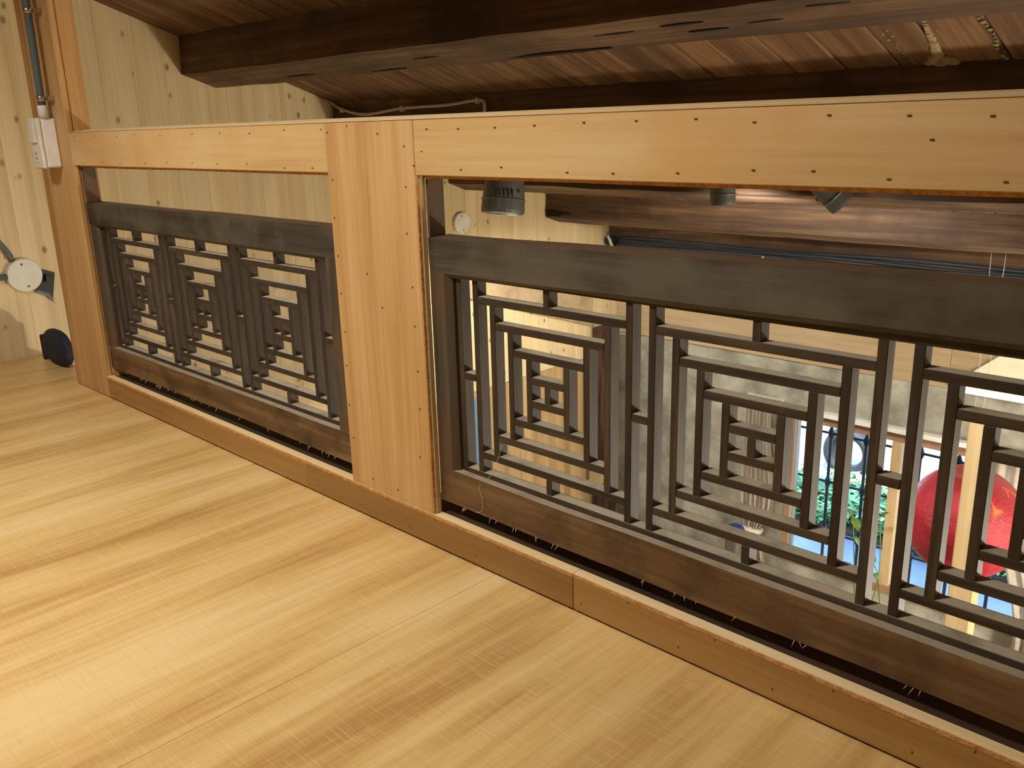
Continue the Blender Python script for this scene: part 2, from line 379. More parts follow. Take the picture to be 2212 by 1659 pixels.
# dried mud nest left on the roof boards
bm = bmesh.new(); cm = Vector((-.86, 1.38, roof(1.38))); rm = random.Random(2)
for (x, y_, r_) in [(-.849 - .002 * i, 1.23 + .014 * i, .006 + .0008 * i) for i in range(14)] + [(-.885 + rm.uniform(-.025, .035), 1.42 + rm.uniform(0, .075), rm.uniform(.012, .022)) for i in range(22)] + [(-.955 + rm.uniform(-.012, .012), 1.26 + .016 * i, .004) for i in range(10)] + [(-.731 + rm.uniform(-.008, .008), 1.24 + .02 * i, rm.uniform(.003, .008)) for i in range(13)]:
    q = bmesh.ops.create_icosphere(bm, subdivisions=2, radius=r_)['verts']
    for v_ in q:
        v_.co *= 1 + .35 * mnoise.noise(v_.co * 120 + Vector((x * 50, y_ * 50, 0))); v_.co.z *= .35
        v_.co.z += -.355 * v_.co.y; v_.co += Vector((x, y_, roof(y_) + .002)) - cm
meshobj('mud_patch', bm, 'mud', ceil, cm, True)['kind'] = 'stuff'
# roof beams
bl = ['dark roof beam nearest above the railing, split along its underside', 'dark roof beam with a white cable clipped along it', 'roof beam from which the spotlights hang', 'grey-brown roof beam with a cracked end at the pine wall', 'dark wall-plate beam on the front wall with cables along it']
BEAMS = []
for i, (y0, h, w_) in enumerate(((.762, .142, .138), (1.462, .15, .11), (2.15, .155, .112), (2.9, .13, .108))):
    zt = roof(y0) + .012
    sect = [(y0, zt), (y0 - .004, zt - .012 - h), (y0 - .004 + w_, zt - .012 - h - .36 * w_), (y0 + w_ + .006, roof(y0 + w_) + .012)]
    o = rough_beam('roof_beam', sect, XW + .003, XR - .003, 'beam', None, 60, .006, i); tag(o, bl[i], 'beam', 'old roof beams'); BEAMS.append(o)
for i, (xa, xb, yc, wd) in enumerate(((-1.854, -1.481, .884, .0065), (-1.484, -1.36, .814, .003), (-1.282, -1.166, .806, .003), (-1.229, -1.125, .846, .003), (-1.071, -.987, .832, .003), (-.813, -.643, .872, .005), (-.917, -.815, .792, .003), (-2.95, -2.769, .86, .003), (-2.533, -2.295, .883, .0035), (-2.2, -2.08, .83, .0025), (-.55, -.38, .82, .004))):
    cz_ = 1.012 - .36 * (yc - .758) - .0035; bm = bmesh.new(); n = 14; A, B = [], []; xm = (xa + xb) / 2
    for k in range(n + 1):
        t_ = k / n; x = xa + (xb - xa) * t_; w_ = wd * math.sin(math.pi * t_) ** .7 * (1 + .5 * mnoise.noise(Vector((x * 40, i, 0)))) + .0003; o_ = .002 * mnoise.noise(Vector((x * 18, i * 3.1, 2)))
        for S_, sg in ((A, 1), (B, -1)): S_.append(bm.verts.new((x - xm, o_ + sg * w_, -.36 * (o_ + sg * w_))))
    C_ = [bm.verts.new((v_.co.x, 0, .008)) for v_ in A]
    for k in range(n):
        bm.faces.new((A[k], A[k + 1], B[k + 1], B[k])); bm.faces.new((A[k + 1], A[k], C_[k], C_[k + 1])); bm.faces.new((B[k], B[k + 1], C_[k + 1], C_[k]))
    bmesh.ops.recalc_face_normals(bm, faces=bm.faces)
    meshobj('crack', bm, 'crack', BEAMS[0], (xm, yc, cz_))
for k, pts in enumerate(([(-3.54, .300), (-3.47, .302), (-3.42, .292), (-3.36, .290)], [(-3.54, .286), (-3.46, .288), (-3.41, .282)], [(-3.54, .272), (-3.45, .276), (-3.43, .272)])):
    tube('end_crack', [(x, 2.889, z) for x, z in pts], .0045, 'crack', BEAMS[3], 6)
sect = [(3.49, roof(3.49) + .01), (3.49, -.02), (YF - .001, -.05), (YF - .001, roof(YF) + .01)]
o = rough_beam('roof_beam', sect, XW + .003, XR - .003, 'beam', None, 60, .004, 9); tag(o, bl[4], 'beam', 'old roof beams')
o = rough_beam('roof_beam', [(-.12, roof(-.12) + .01), (-.124, roof(-.12) - .14), (-.012, roof(-.12) - .18), (-.006, roof(-.006) + .01)], XW + .003, XR - .003, 'beam', None, 60, .006, 11)
tag(o, 'dark roof beam above the loft floor side of the railing', 'beam', 'old roof beams')

# ------------------------------------------------------------------ railing
rl = empty('railing', (-1.2, .03, 0)); tag(rl, 'low railing clad in honey coloured boards along the loft edge', 'railing')
ZT, ZB, ZBASE = .797, .705, .071
top_l = box('top_rail', (-2.757, 0, ZB), (-1.4745, .018, ZT), 'rail', rl)
top_r = box('top_rail', (-1.2125, 0, ZB), (XR - .002, .018, ZT), 'rail', rl)
rough_beam('rail_core', [(.0185, ZT - .002), (.0185, ZB - .006), (.066, ZB - .006), (.066, ZT - .002)], -2.755, XR - .002, 'edge', rl, 60, .0015, 3)
for a, b_ in ((-2.757, -1.335), (-1.333, XR - .002)):
    prism_x('rail_cap', [(-.001, ZT + .0003), (.068, ZT + .0085), (.068, ZT - .001), (-.001, ZT - .004 + .0043)], a, b_, 'cap', rl)
post = box('middle_post', (-1.4735, -.0005, ZBASE + .0005), (-1.2135, .007, ZT - .0005), 'railz', rl)
box('post_edge', (-1.217, .0005, ZBASE + .001), (-1.2120, .0072, ZB), 'edge', post, .0004)
box('post_batten', (-1.4735, .0073, ZBASE + .001), (-1.2100, .0180, ZT - .001), 'batten', rl, .0006)
xs = [-2.757, -1.652, -.862, .1, XR - .002]
for a, b_ in zip(xs, xs[1:]):
    bb = box('base_board', (a + .0004, -.0008, .0045), (b_ - .0004, .018, ZBASE - .0005), 'base', rl, .0015)
    box('sawn_edge', (a + .0006, -.0014, ZBASE - .0075), (b_ - .0006, .0002, ZBASE - .001), 'edge', bb, .0006)
    box('board_edge', (a + .0004, -.0006, ZBASE - .0008), (b_ - .0004, .019, ZBASE), 'cap', bb, 0)
rough_beam('sill', [(.0195, .066), (.0195, .0), (.085, .0), (.085, .066)], -2.755, XR - .002, 'sillw', rl, 30, .001, 5)
ep = box('end_post', (.075, -.0005, ZBASE + .0005), (.335, .018, ZT - .0005), 'railz', rl)
# nail holes, a thin dark fleck each, joined per board
def holes(name, parent, pts, w=.006, h=.0028):
    multi_box(name, [((x - w / 2 * s, -.0012, z - h / 2), (x + w / 2 * s, .0004, z + h / 2)) for x, z, s in pts], 'hole', parent)['kind'] = 'stuff'
rs = random.Random(3)
holes('nail_holes', top_l, [(-2.70 + i * .135 + rs.uniform(-.02, .02), ZT - .012 + rs.uniform(-.004, .002), 1) for i in range(10)] + [(-2.68 + i * .13 + rs.uniform(-.02, .02), ZB + .01 + rs.uniform(-.003, .004), 1) for i in range(10)], .0042, .0017)
holes('nail_holes', top_r, [(-1.19 + i * .088 + rs.uniform(-.015, .015), ZT - .016 + rs.uniform(-.003, .004), 1) for i in range(14)] + [(-1.19 + i * .1 + rs.uniform(-.03, .03), ZB + .014 + rs.uniform(-.004, .004), 1) for i in range(13)] + [(-1.192, .745, .6), (-.36, .757, 1)], .0044, .0018)
holes('nail_holes', post, [(-1.462 + rs.uniform(-.004, .004), .77 - i * .075 + rs.uniform(-.01, .01), 1) for i in range(9)] + [(-1.238 + rs.uniform(-.006, .006), .765 - i * .082 + rs.uniform(-.012, .012), 1) for i in range(8)] + [(-1.40, .79, 1), (-1.31, .775, 1), (-1.37, .52, 1), (-1.33, .46, 1), (-1.40, .094, 1), (-1.32, .092, 1)], .003, .0034)
for bb, a, b_ in [(o, None, None) for o in rl.children if o.name.startswith('base_board')]:
    cx_ = PW[bb.name].x; hw = bb.dimensions.x / 2 if bb.dimensions.x else .4
    holes('nail_holes', bb, [(cx_ - hw + .03 + i * .085 + rs.uniform(-.02, .02), .04 + (.02 if i % 2 else -.018), 1) for i in range(int((2 * hw - .04) / .085))], .0018, .0036)

# corner post that runs up to the roof
cp = empty('wooden_post', (-2.9, .03, 0)); tag(cp, 'square honey wood post from floor to roof, carrying the white switch box', 'post')
box('front_board', (-2.975, -.001, 0.001), (-2.7575, .018, roof(.018) - .002), 'railz', cp, .004)
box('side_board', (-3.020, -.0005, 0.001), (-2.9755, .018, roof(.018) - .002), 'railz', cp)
box('post_core', (-3.018, .0185, 0.001), (-2.757, .066, roof(.066) - .002), 'railz', cp)

# ------------------------------------------------------------------ dark lattice panels
def lattice(x_v0, pv, xl, xr, label, seed, tilt=0., xe=None):
    z_h0, ph = .5347, .0407
    yl, yd, hw = .035, .0225, .00635
    p = empty('lattice_panel', ((xl + xr) / 2, .045, .095)); tag(p, label, 'lattice panel', 'dark lattice panels in the railing')
    V = lambda k: x_v0 + pv * k
    H = lambda k: z_h0 - ph * k
    s_in_l, s_in_r = V(0) - .009, V(28) + .009
    zf = lambda x: tilt * (x - xl)
    rough_beam('top_rail', [(.0185, .598), (.0185, .5365), (.0275, .5285), (.069, .5285), (.069, .598)], xl, xr, 'darkx', p, 40, .0022, seed, zf)
    rough_beam('bottom_rail', [(.0185, .1645), (.0185, .0975), (.069, .0975), (.069, .1645)], xl, xr, 'darklow', p, 60, .0028, seed + 1)
    box('stile_horn', (xl, .0188, .5985), (xl + (.006 if xl > -2 else .013), .056, .698), 'darkz', p)
    for a, b_ in ((xl, s_in_l), (s_in_r, xr)):
        ch = [(a, .0188), (b_ - .010, .0188), (b_, .031), (b_, .066), (a, .066)] if a == xl else [(b_, .066), (b_, .0188), (a + .010, .0188), (a, .031), (a, .066)]
        prism_z('stile', ch, .1648, .5362, 'darkz', p)
    rr = random.Random(seed)
    def vb(k, ka, kb, name='upright_bar'):
        x = V(k) + rr.uniform(-.0006, .0006)
        box(name, (x - hw, yl, H(kb) + hw), (x + hw, yl + yd, H(ka) - hw), 'barz', p, .0008)
    def hb(k, ka, kb, name='cross_bar', off=0):
        z = H(k) + rr.uniform(-.0006, .0006)
        box(name, (V(ka) + hw, yl + off, z - hw), (V(kb) - hw, yl + yd + off, z + hw), 'barx', p, .0008)
    hb(0, 0, 28, off=-.0005); box('cross_bar', (V(0) + hw, yl - .001, .165), (V(28) - hw, yl + yd, H(9) + hw), 'barx', p, .0008)
    for k in (0, 28): box('upright_bar', (V(k) - hw, yl, .165), (V(k) + hw, yl + yd, H(0) + hw), 'barz', p, .0008)
    for b0 in (1, 10, 19):
        a, e = b0, b0 + 8
        for d in range(4):                      # squares one inside the other
            vb(a + d, d, 9 - d); vb(e - d, d, 9 - d)
            hb(1 + d, a + d, e - d); hb(8 - d, a + d, e - d)
        vb(a + 4, 4, 5)
        vb(a + 4, 0, 1, 'peg'); vb(a + 4, 8, 9, 'peg')
    for k in (0, 9, 18, 27):
        z = H(4.5); box('peg', (V(k) + hw, yl, z - hw), (V(k + 1) - hw, yl + yd, z + hw), 'barx', p, .0008)
    # frayed fibres along the lower arris
    bm = bmesh.new(); cl = Vector(((xl + xr) / 2, .02, .095))
    for i in range(26):
        x = rr.uniform(xl + .05, xr - .05); L = rr.uniform(.003, .011); dx = rr.uniform(-.006, .006); t = .0005
        q = [Vector((x - t, .0175, .0985)), Vector((x + t, .0175, .0985)), Vector((x + dx + t * .3, .013, .0985 - L)), Vector((x, .0190, .0975))]
        vs = [bm.verts.new(v_ - cl) for v_ in q]
        bm.faces.new((vs[0], vs[1], vs[2])); bm.faces.new((vs[1], vs[3], vs[2])); bm.faces.new((vs[3], vs[0], vs[2]))
    meshobj('frayed_fibres', bm, 'thread', p, cl)['kind'] = 'stuff'
    return p
lattice(-2.7045, .0411, -2.7560, -1.4945, 'dark wooden lattice panel of nested squares between the switch-box post and the wide post', 4)
lattice(-1.1538, .04164, -1.2095, .074, 'dark wooden lattice panel of nested squares in front of the window and red ball', 8, .012)
th = tube('loose_thread', [(-1.052, .031, .243), (-1.068, .03, .2), (-1.09, .028, .166), (-1.099, .0165, .155), (-1.092, .0162, .13), (-1.094, .0162, .108), (-1.11, .0162, .1)], .0004, 'thread', None, 5)
tag(th, 'thin pale thread hanging from the dark lattice over its bottom rail', 'thread')

# ------------------------------------------------------------------ fittings on the post and the pine wall
sb = empty('switch_box', (-2.872, -.027, .70)); tag(sb, 'white plastic switch and socket box on the wooden post', 'switch box')
box('body', (-2.908, -.042, .699), (-2.837, -.0015, .838), 'white', sb, .004)
cov = box('cover', (-2.910, -.054, .697), (-2.835, -.0425, .840), 'offwhite', sb, .004)
box('switch', (-2.896, -.0605, .77), (-2.856, -.0542, .825), 'offwhite', cov, .002)
box('socket', (-2.892, -.0555, .715), (-2.860, -.0542, .752), 'plate', cov, .001)
for dz in (.727, .741): box('socket_slot', (-2.884, -.0562, dz - .002), (-2.868, -.0556, dz + .002), 'chrome', cov, 0)
cd = empty('flexible_conduit', (-2.845, -.03, .84)); tag(cd, 'grey corrugated conduit rising from the white switch box', 'conduit')
lathe('connector', [(.0135, 0), (.0135, .034), (.012, .036)], (-2.846, -.028, .8385), (0, 0, 1), 'conn', cd, 20, True)
tube('hose', [(-2.846, -.028, .874), (-2.838, -.03, .93), (-2.832, -.03, 1.05), (-2.831, -.03, 1.155), (-2.836, -.03, 1.3), (-2.84, -.028, roof(0) - .03)], .0105, 'conduit', cd, 12, 8, corr=190)
for z in (.893, 1.127):
    c = lathe('clamp', [(.0122, -.007), (.0132, -.004), (.0132, .004), (.0122, .007)], (-2.8415 if z < 1 else -2.8315, -.029, z), (0, 0, 1), 'chrome', cd, 16, True)
    box('clamp_foot', (PW[c.name].x + .012, -.02, z - .006), (PW[c.name].x + .028, -.0022, z + .006), 'chrome', c, .001)
def round_cover(y, z, d, label):
    p = empty('junction_cover', (XW, y, z)); tag(p, label, 'junction cover')
    lathe('cover', [(d / 2, 0), (d / 2, .012), (d / 2 - .003, .018), (0, .0195)], (XW + .0005, y, z), (1, 0, 0), 'plate', p, 40)
    for s in (1, -1):
        lathe('screw', [(.0042, 0), (.0042, .0025), (.002, .003)], (XW + .0185, y + .006 * s * -1, z + s * d * .33), (1, 0, 0), 'screw', p, 10)
    return p
round_cover(.051, .304, .123, 'round white junction cover on the pine wall with grey conduits, by the floor')
round_cover(2.22, .291, .113, 'round white junction cover on the pine wall beyond the railing')
t = tube('wall_conduit', [(XW + .012, -.55, 1.2), (XW + .012, -.3, .88), (XW + .012, -.02, .44), (XW + .012, .015, .365)], .011, 'conduit'); tag(t, 'grey conduit running diagonally down to the round cover', 'conduit')
t = tube('wall_conduit', [(XW + .012, -1.6, .30), (XW + .012, -.6, .303), (XW + .012, -.008, .306)], .011, 'conduit'); tag(t, 'grey conduit running level along the wall to the round cover', 'conduit')
br = empty('metal_bracket', (XW + .004, .12, .25)); tag(br, 'black metal bracket beneath the round cover on the pine wall', 'bracket')
def wall_poly(name, pts, x0, x1, mat, parent):
    cy_ = sum(p[0] for p in pts) / len(pts); cz_ = sum(p[1] for p in pts) / len(pts)
    bm = bmesh.new(); A = [bm.verts.new((x0 - x1, y_ - cy_, z_ - cz_)) for y_, z_ in pts]; B = [bm.verts.new((0, y_ - cy_, z_ - cz_)) for y_, z_ in pts]
    bm.faces.new(A); bm.faces.new(B[::-1]); L = len(pts)
    for k in range(L): bm.faces.new((A[k], A[(k + 1) % L], B[(k + 1) % L], B[k]))
    bmesh.ops.recalc_face_normals(bm, faces=bm.faces)
    return meshobj(name, bm, mat, parent, (x1, cy_, cz_))
wall_poly('plate', [(.106, .322), (.158, .30), (.135, .20), (.085, .245)], XW + .0005, XW + .004, 'black', br)
wall_poly('strap', [(.085, .245), (.125, .225), (.136, .198), (.128, .196), (.118, .216), (.08, .235)], XW + .0042, XW + .012, 'conduit', br)
wall_poly('clip', [(.122, .297), (.146, .287), (.14, .262), (.118, .270)], XW + .0042, XW + .02, 'black', br)
# dark bag behind the post
bag = empty('dark_bag', (-3.36, .055, .001)); tag(bag, 'small round-topped navy bag tucked behind the wooden post', 'bag')
bm = bmesh.new(); bmesh.ops.create_icosphere(bm, subdivisions=3, radius=1)
for v_ in bm.verts:
    v_.co.z = max(v_.co.z, -.9) ; s = 1 - .12 * max(0, v_.co.z)
    e = 2.6; n_ = v_.co.copy()
    v_.co = Vector((math.copysign(abs(n_.x) ** .75, n_.x) * .115 * s, math.copysign(abs(n_.y) ** .75, n_.y) * .026, math.copysign(abs(n_.z) ** .8, n_.z) * .066))
meshobj('body', bm, 'navy', bag, (-3.33, .056, .064), True)
box('flap', (-3.449, .036, .003), (-3.436, .076, .098), 'redwood', bag, .004)

# ------------------------------------------------------------------ cables and spotlights in the hall
wc = empty('white_cable', (-3, 1.45, .87)); tag(wc, 'white cable clipped along the dark roof beam', 'cable')
cy2 = 1.4475
tube('wire', [(-3.535, cy2, .905), (-3.455, cy2, .873), (-3.286, cy2, .847), (-3.028, cy2, .864), (-2.752, cy2, .868), (-2.566, cy2, .880), (-2.533, cy2, .858), (-2.548, cy2, .80)], .0065, 'cable', wc)
for x, z in ((-3.455, .873), (-3.028, .864), (-2.57, .880)): box('clip', (x - .008, 1.437, z - .014), (x + .008, 1.456, z + .010), 'cable', wc, .003)
dc = empty('cable_bundle', (-2.4, 3.47, .08)); tag(dc, 'dark grey cables running along the wall-plate beam above the window', 'cable')
for k in range(3):
    tube('wire', [(-3.45 + i * .29, 3.478 - .012 * k, .088 - .0185 * k + .006 * math.sin(i * 1.3 + k * 2)) for i in range(17)], .0105, 'darkcable', dc)
for x in (-2.435, -1.55): box('clip', (x - .008, 3.43, .02), (x + .008, 3.489, .06), 'chrome', dc, .004)
lathe('coupling', [(.03, -.03), (.034, -.02), (.034, .02), (.028, .03)], (-3.50, 3.452, .068), (1, 0, 0), 'black', dc, 12)
tube('tape_end', [(-3.50, 3.42, .10), (-3.48, 3.415, .075), (-3.47, 3.42, .045), (-3.462, 3.43, .02)], .009, 'cable', dc)
def spotlamp(x, y, z, aim, r, L, label, vents=False, lit=0):
    p = empty('spotlight', (x, y, z)); tag(p, label, 'spotlight', 'grey spotlights under the roof')
    a = Vector(aim).normalized(); top = Vector((x, y, z))
    lathe('housing', [(r * .35, -L * .62), (r * .8, -L * .5), (r * .92, -L * .1), (r * .96, L * .1), (r, L * .42), (r * .98, L * .5), (r * .9, L * .5), (r * .84, L * .44), (0, L * .42)], (x, y, z), a, 'spot', p, 28)
    lathe('lamp_face', [(r * .82, 0), (0, .002)], tuple(top + a * L * .455), a, 'lampglow' if lit else 'plate', p, 24)
    lathe('ring', [(r * 1.0, -.003), (r * 1.03, 0), (r * 1.0, .003)], tuple(top + a * L * .18), a, 'spot', p, 28)
    tube('stem', [tuple(top - a * L * .55), tuple(top - a * L * .6 + Vector((0, 0, .05))), (x, y, roof(y) + .004)], .008, 'spot', p, 8)
    for s in (-1, 1):
        side = a.cross(Vector((0, 1, .1))).normalized() if abs(a.y) < .9 else Vector((1, 0, 0))
        lathe('pivot_screw', [(.008, 0), (.008, .010), (.005, .012)], tuple(top + side * s * r * .93), tuple(side * s), 'spot', p, 10)
    if vents:
        d0 = (Vector((0, -1, .78)) - top); d0 -= a * d0.dot(a); d0.normalize(); sd_ = a.cross(d0)
        for k in range(-2, 3):
            t_ = k * .20; c_ = top + (d0 * math.cos(t_) + sd_ * math.sin(t_)) * r * .955 + a * L * .06
            box('vent', tuple(c_ - Vector((.0035, .0035, .018))), tuple(c_ + Vector((.0035, .0035, .018))), 'black', p, .001)
    return p
spotlamp(-2.845, 1.85, .50, (.05, -.18, -1), .098, .19, 'large vented grey spotlight hanging near the round wall cover', True)
spotlamp(-1.765, 1.9, .545, (.02, 0, -1), .047, .12, 'small grey spotlight hanging straight down')
spotlamp(-1.37, 1.92, .545, (.60, .42, -.68), .047, .13, 'small grey spotlight tilted aside with its bright lamp face showing', False, 1)
spot('hall_spot', (-2.84, 1.84, .37), (-3.1, 2.6, -1.5), 75, (1, .95, .86), 130, .6, .05)
spot('hall_spot', (-1.77, 1.9, .46), (-2.0, 3.6, -1.2), 55, (1, .95, .86), 130, .6, .04)
spot('hall_spot', (-1.32, 1.92, .48), (-.3, 2.2, -1.2), 24, (1, .95, .86), 110, .6, .04)

pn = empty('fill_lamp', (.9, 2.5, -1.22)); tag(pn, 'round white fill lamp added in the hall, out of view', 'lamp')  # globe added out of view to light the roof underside and lattice
lathe('fill_globe', [(.0, -.11)] + [(.11 * math.sin(math.pi * i / 16), -.11 * math.cos(math.pi * i / 16)) for i in range(1, 16)] + [(0, .11)], (.9, 2.5, -1.2), (0, 0, 1), 'fill_globe', pn, 24, True)
tube('fill_lamp_flex', [(.9, 2.5, -1.09), (.9, 2.5, roof(2.5) + .002)], .004, 'darkcable', pn, 6)
pd = bpy.data.lights.new('fill_light', 'POINT'); pd.energy = 160; pd.color = (1, .93, .82); pd.shadow_soft_size = .12  # added fill light that goes with the unseen globe
po = bpy.data.objects.new('fill_light', pd); COL.objects.link(po); po.location = (.78, 2.3, -1.25)

# ------------------------------------------------------------------ front wall fittings
lp = empty('plywood_panel', (-1.5, YF, -.3)); tag(lp, 'tan plywood panel across the front wall above the window', 'panel')
box('sheet', (XW + .002, YF - .016, -.547), (-1.452, YF - .001, -.052), 'lintel', lp)
box('sheet', (-1.450, YF - .016, -.547), (XR - .002, YF - .001, -.052), 'lintel', lp)
cb = prism_y('light_wash_board', [(-1.452, -.538), (-1.1, -.23), (.2, -.23), (.2, -.538)], YF - .024, YF - .0165, 'cream'); tag(cb, 'light strip wash painted as a cream board with a slanting end', 'board')  # wash and slanting cutoff of the light strip, built as a cream board
ls = empty('light_strip', (-.9, YF - .03, -.55)); tag(ls, 'slim bright light strip along the front wall', 'light strip')
box('housing', (-1.43, YF - .03, -.556), (.2, YF - .002, -.549), 'white', ls); box('tube', (-1.425, YF - .034, -.548), (.195, YF - .025, -.540), 'led', ls, 0)
sp = wall_poly('sloping_plank', [(2.0, -.04), (2.0, .16), (3.29, -.24), (3.29, -.455)], XW + .0005, XW + .022, 'lintel', None); tag(sp, 'sloping tan plank fixed to the pine wall', 'plank')
rp = empty('red_post', (-3.47, 3.36, ZG)); tag(rp, 'worn dark red post in the corner of the hall', 'post')
box('shaft', (-3.532, 3.30, ZG + .001), (-3.42, 3.42, -.47), 'redwood', rp, .006); box('block', (-3.52, 3.25, -1.52), (-3.43, 3.299, -1.44), 'lintel', rp, .003)
bc = box('blue_cloth', (XW + .001, 2.16, -1.5), (XW + .02, 2.30, -.70), 'bluecloth', None, .006); tag(bc, 'blue cloth hanging on the planked lower wall', 'cloth')
# window
wn = empty('window_1', (-1.6, YF, WZ0)); tag(wn, 'wooden framed window looking on the garden', kind='structure')
fy0, fy1 = YF + .005, YF + .07
box('window_frame', (WX0, fy0, WZ0), (WX0 + .045, fy1, WZ1), 'winframe', wn); box('window_frame', (WX1 - .045, fy0, WZ0), (WX1, fy1, WZ1), 'winframe', wn)
box('window_frame', (WX0 + .045, fy0, WZ1 - .045), (WX1 - .045, fy1, WZ1), 'winframe', wn); box('window_sill', (WX0 + .001, YF - .012, WZ0), (WX1 - .001, fy1, WZ0 + .045), 'winframe', wn)
box('mullion', (-1.70, fy0 - .01, WZ0 + .045), (-1.648, fy1, WZ1 - .045), 'beech', wn)
for a, b_ in ((WX0 + .045, -1.70), (-1.648, WX1 - .045)): box('pane', (a, YF + .04, WZ0 + .045), (b_, YF + .046, WZ1 - .045), 'glass', wn, 0)
ct = box('curtain_track', (-2.32, YF - .05, -.832), (-.6, YF - .001, -.806), 'white', None, .002); tag(ct, 'white curtain track above the window', 'curtain track')
pt = rough_beam('plaster_patch', [(YF - .03, -.795), (YF - .03, -.855), (YF - .001, -.86), (YF - .001, -.79)], -2.57, -2.33, 'patch', None, 14, .012, 3); tag(pt, 'rough white plaster lump beside the end of the curtain track', 'plaster')
def curtain(x_left, x_right, z0, z1, label, ph=0):
    p = empty('curtain', ((x_left(.5) + x_right(.5)) / 2, YF - .06, z0)); tag(p, label, 'curtain', 'cream curtains at the window')
    bm = bmesh.new(); nx, nzz = 70, 40; g = []
    cx_ = (x_left(.5) + x_right(.5)) / 2; cz_ = (z0 + z1) / 2
    for j in range(nzz + 1):
        t_ = j / nzz; row = []
        for i in range(nx + 1):
            s = i / nx; xa, xb = x_left(t_), x_right(t_)
            x = xa + (xb - xa) * s; yy = .016 * math.sin(s * 46 + ph + 1.5 * math.sin(t_ * 3)) + .006 * math.sin(s * 17 + t_ * 9)
            row.append(bm.verts.new((x - cx_, yy, z0 + (z1 - z0) * (1 - t_) - cz_)))
        g.append(row)
    for j in range(nzz):
        for i in range(nx): bm.faces.new((g[j][i], g[j][i + 1], g[j + 1][i + 1], g[j + 1][i]))
    bmesh.ops.solidify(bm, geom=bm.faces[:], thickness=.0015)
    meshobj('fabric', bm, 'curtain', p, (cx_, YF - .085, cz_), True)
    return p
pin = lambda t_, c, w_: math.exp(-((t_ - c) / w_) ** 2)
c1 = curtain(lambda t: -2.545 + .035 * pin(t, .663, .1), lambda t: -2.375 + .05 * pin(t, .45, .22) - .045 * pin(t, .663, .07) + .05 * max(0, t - .75) / .25, -2.02, -.835, 'cream pleated curtain tied back at the window edge near the corner post')
lathe('tie', [(.060, -.012), (.066, 0), (.060, .012)], (-2.452, YF - .085, -1.62), (0, 0, 1), 'curtain', c1, 20, True)
curtain(lambda t: -1.19 + .20 * math.sin(min(1, t / .82) * math.pi / 2) ** 2 - .10 * max(0, t - .82) / .18, lambda t: -.64 + .05 * pin(t, .8, .1), -2.02, -.835, 'cream pleated curtain swept aside behind the red ball', 1.0)
# iron grille outside
gr = empty('window_grille', (-1.6, 3.86, WZ0)); tag(gr, 'wrought iron grille outside the window', 'grille')
for x in (-2.37, -2.156, -1.943, -1.72, -1.637, -1.437, -1.22, -1.02, -.84):
    v_ = tube('upright', [(x, 3.86, -2.05), (x, 3.875 if x > -1.7 else 3.86, -1.75), (x, 3.86, -1.5), (x, 3.86, -.7)], .0095, 'iron', gr, 8)
    for z in (-1.025, -1.334, -1.66): lathe('knot', [(.009, -.035), (.018, -.012), (.018, .012), (.009, .035)], (x, 3.86, z), (0, 0, 1), 'iron', v_, 8, True)
for z in (-1.025, -1.334, -1.66): tube('crossbar', [(-2.5, 3.86, z), (-.7, 3.86, z)], .008, 'iron', gr, 8)
# hanging ball
bo = empty('red_ball', (-1.157, 3.1, -1.28)); tag(bo, 'large glossy red ball with orange strokes hanging before the window', 'ball')
prof = []
for i in range(41):
    a = math.pi * i / 40; r = .255 * math.sin(a); h = -.262 * math.cos(a)
    if r < .09 and h > 0: h = .262 - .05 * (1 - (r / .09) ** 2) - .017 * (r / .09) ** 2
    prof.append((max(r, 0), h))
lathe('body', prof, (-1.157, 3.1, -1.02), (0, 0, 1), 'red', bo, 64, True)
lathe('dimple_cap', [(.03, 0), (.026, .02), (.008, .03)], (-1.157, 3.1, -.81), (0, 0, 1), 'black', bo, 16)
for s in (-1, 1): tube('hanging_wire', [(-1.157 + s * .012, 3.1, -.785), (-1.157 + s * .03, 3.1, roof(3.1) + .002)], .0015, 'cable', bo, 5)
hp = box('slender_post', (-1.09, 2.75, ZG + .001), (-.988, 2.83, -.415), 'beech', None, .006); tag(hp, 'pale square timber post standing before the red ball', 'post')
# canister and its table
tb = empty('side_table', (-2.475, 3.3, ZG)); tag(tb, 'small wooden side table under the canister by the front wall', 'table')
box('table_top', (-2.62, 3.14, -1.803), (-2.33, 3.455, -1.773), 'winframe', tb, .004)
for sx in (-2.61, -2.37):
    for sy in (3.16, 3.41): box('leg', (sx, sy, ZG + .001), (sx + .03, sy + .03, -1.8035), 'winframe', tb, .002)
cn = empty('canister', (-2.445, 3.3, -1.772)); tag(cn, 'small metal canister with a domed blue lid', 'canister')
lathe('body', [(.052, 0), (.054, .01), (.054, .20), (.05, .21)], (-2.445, 3.3, -1.772), (0, 0, 1), 'tin', cn, 28)
lathe('lid', [(.06, 0), (.06, .014), (.05, .036), (.03, .05), (0, .056)], (-2.445, 3.3, -1.5615), (0, 0, 1), 'blue', cn, 28, True)
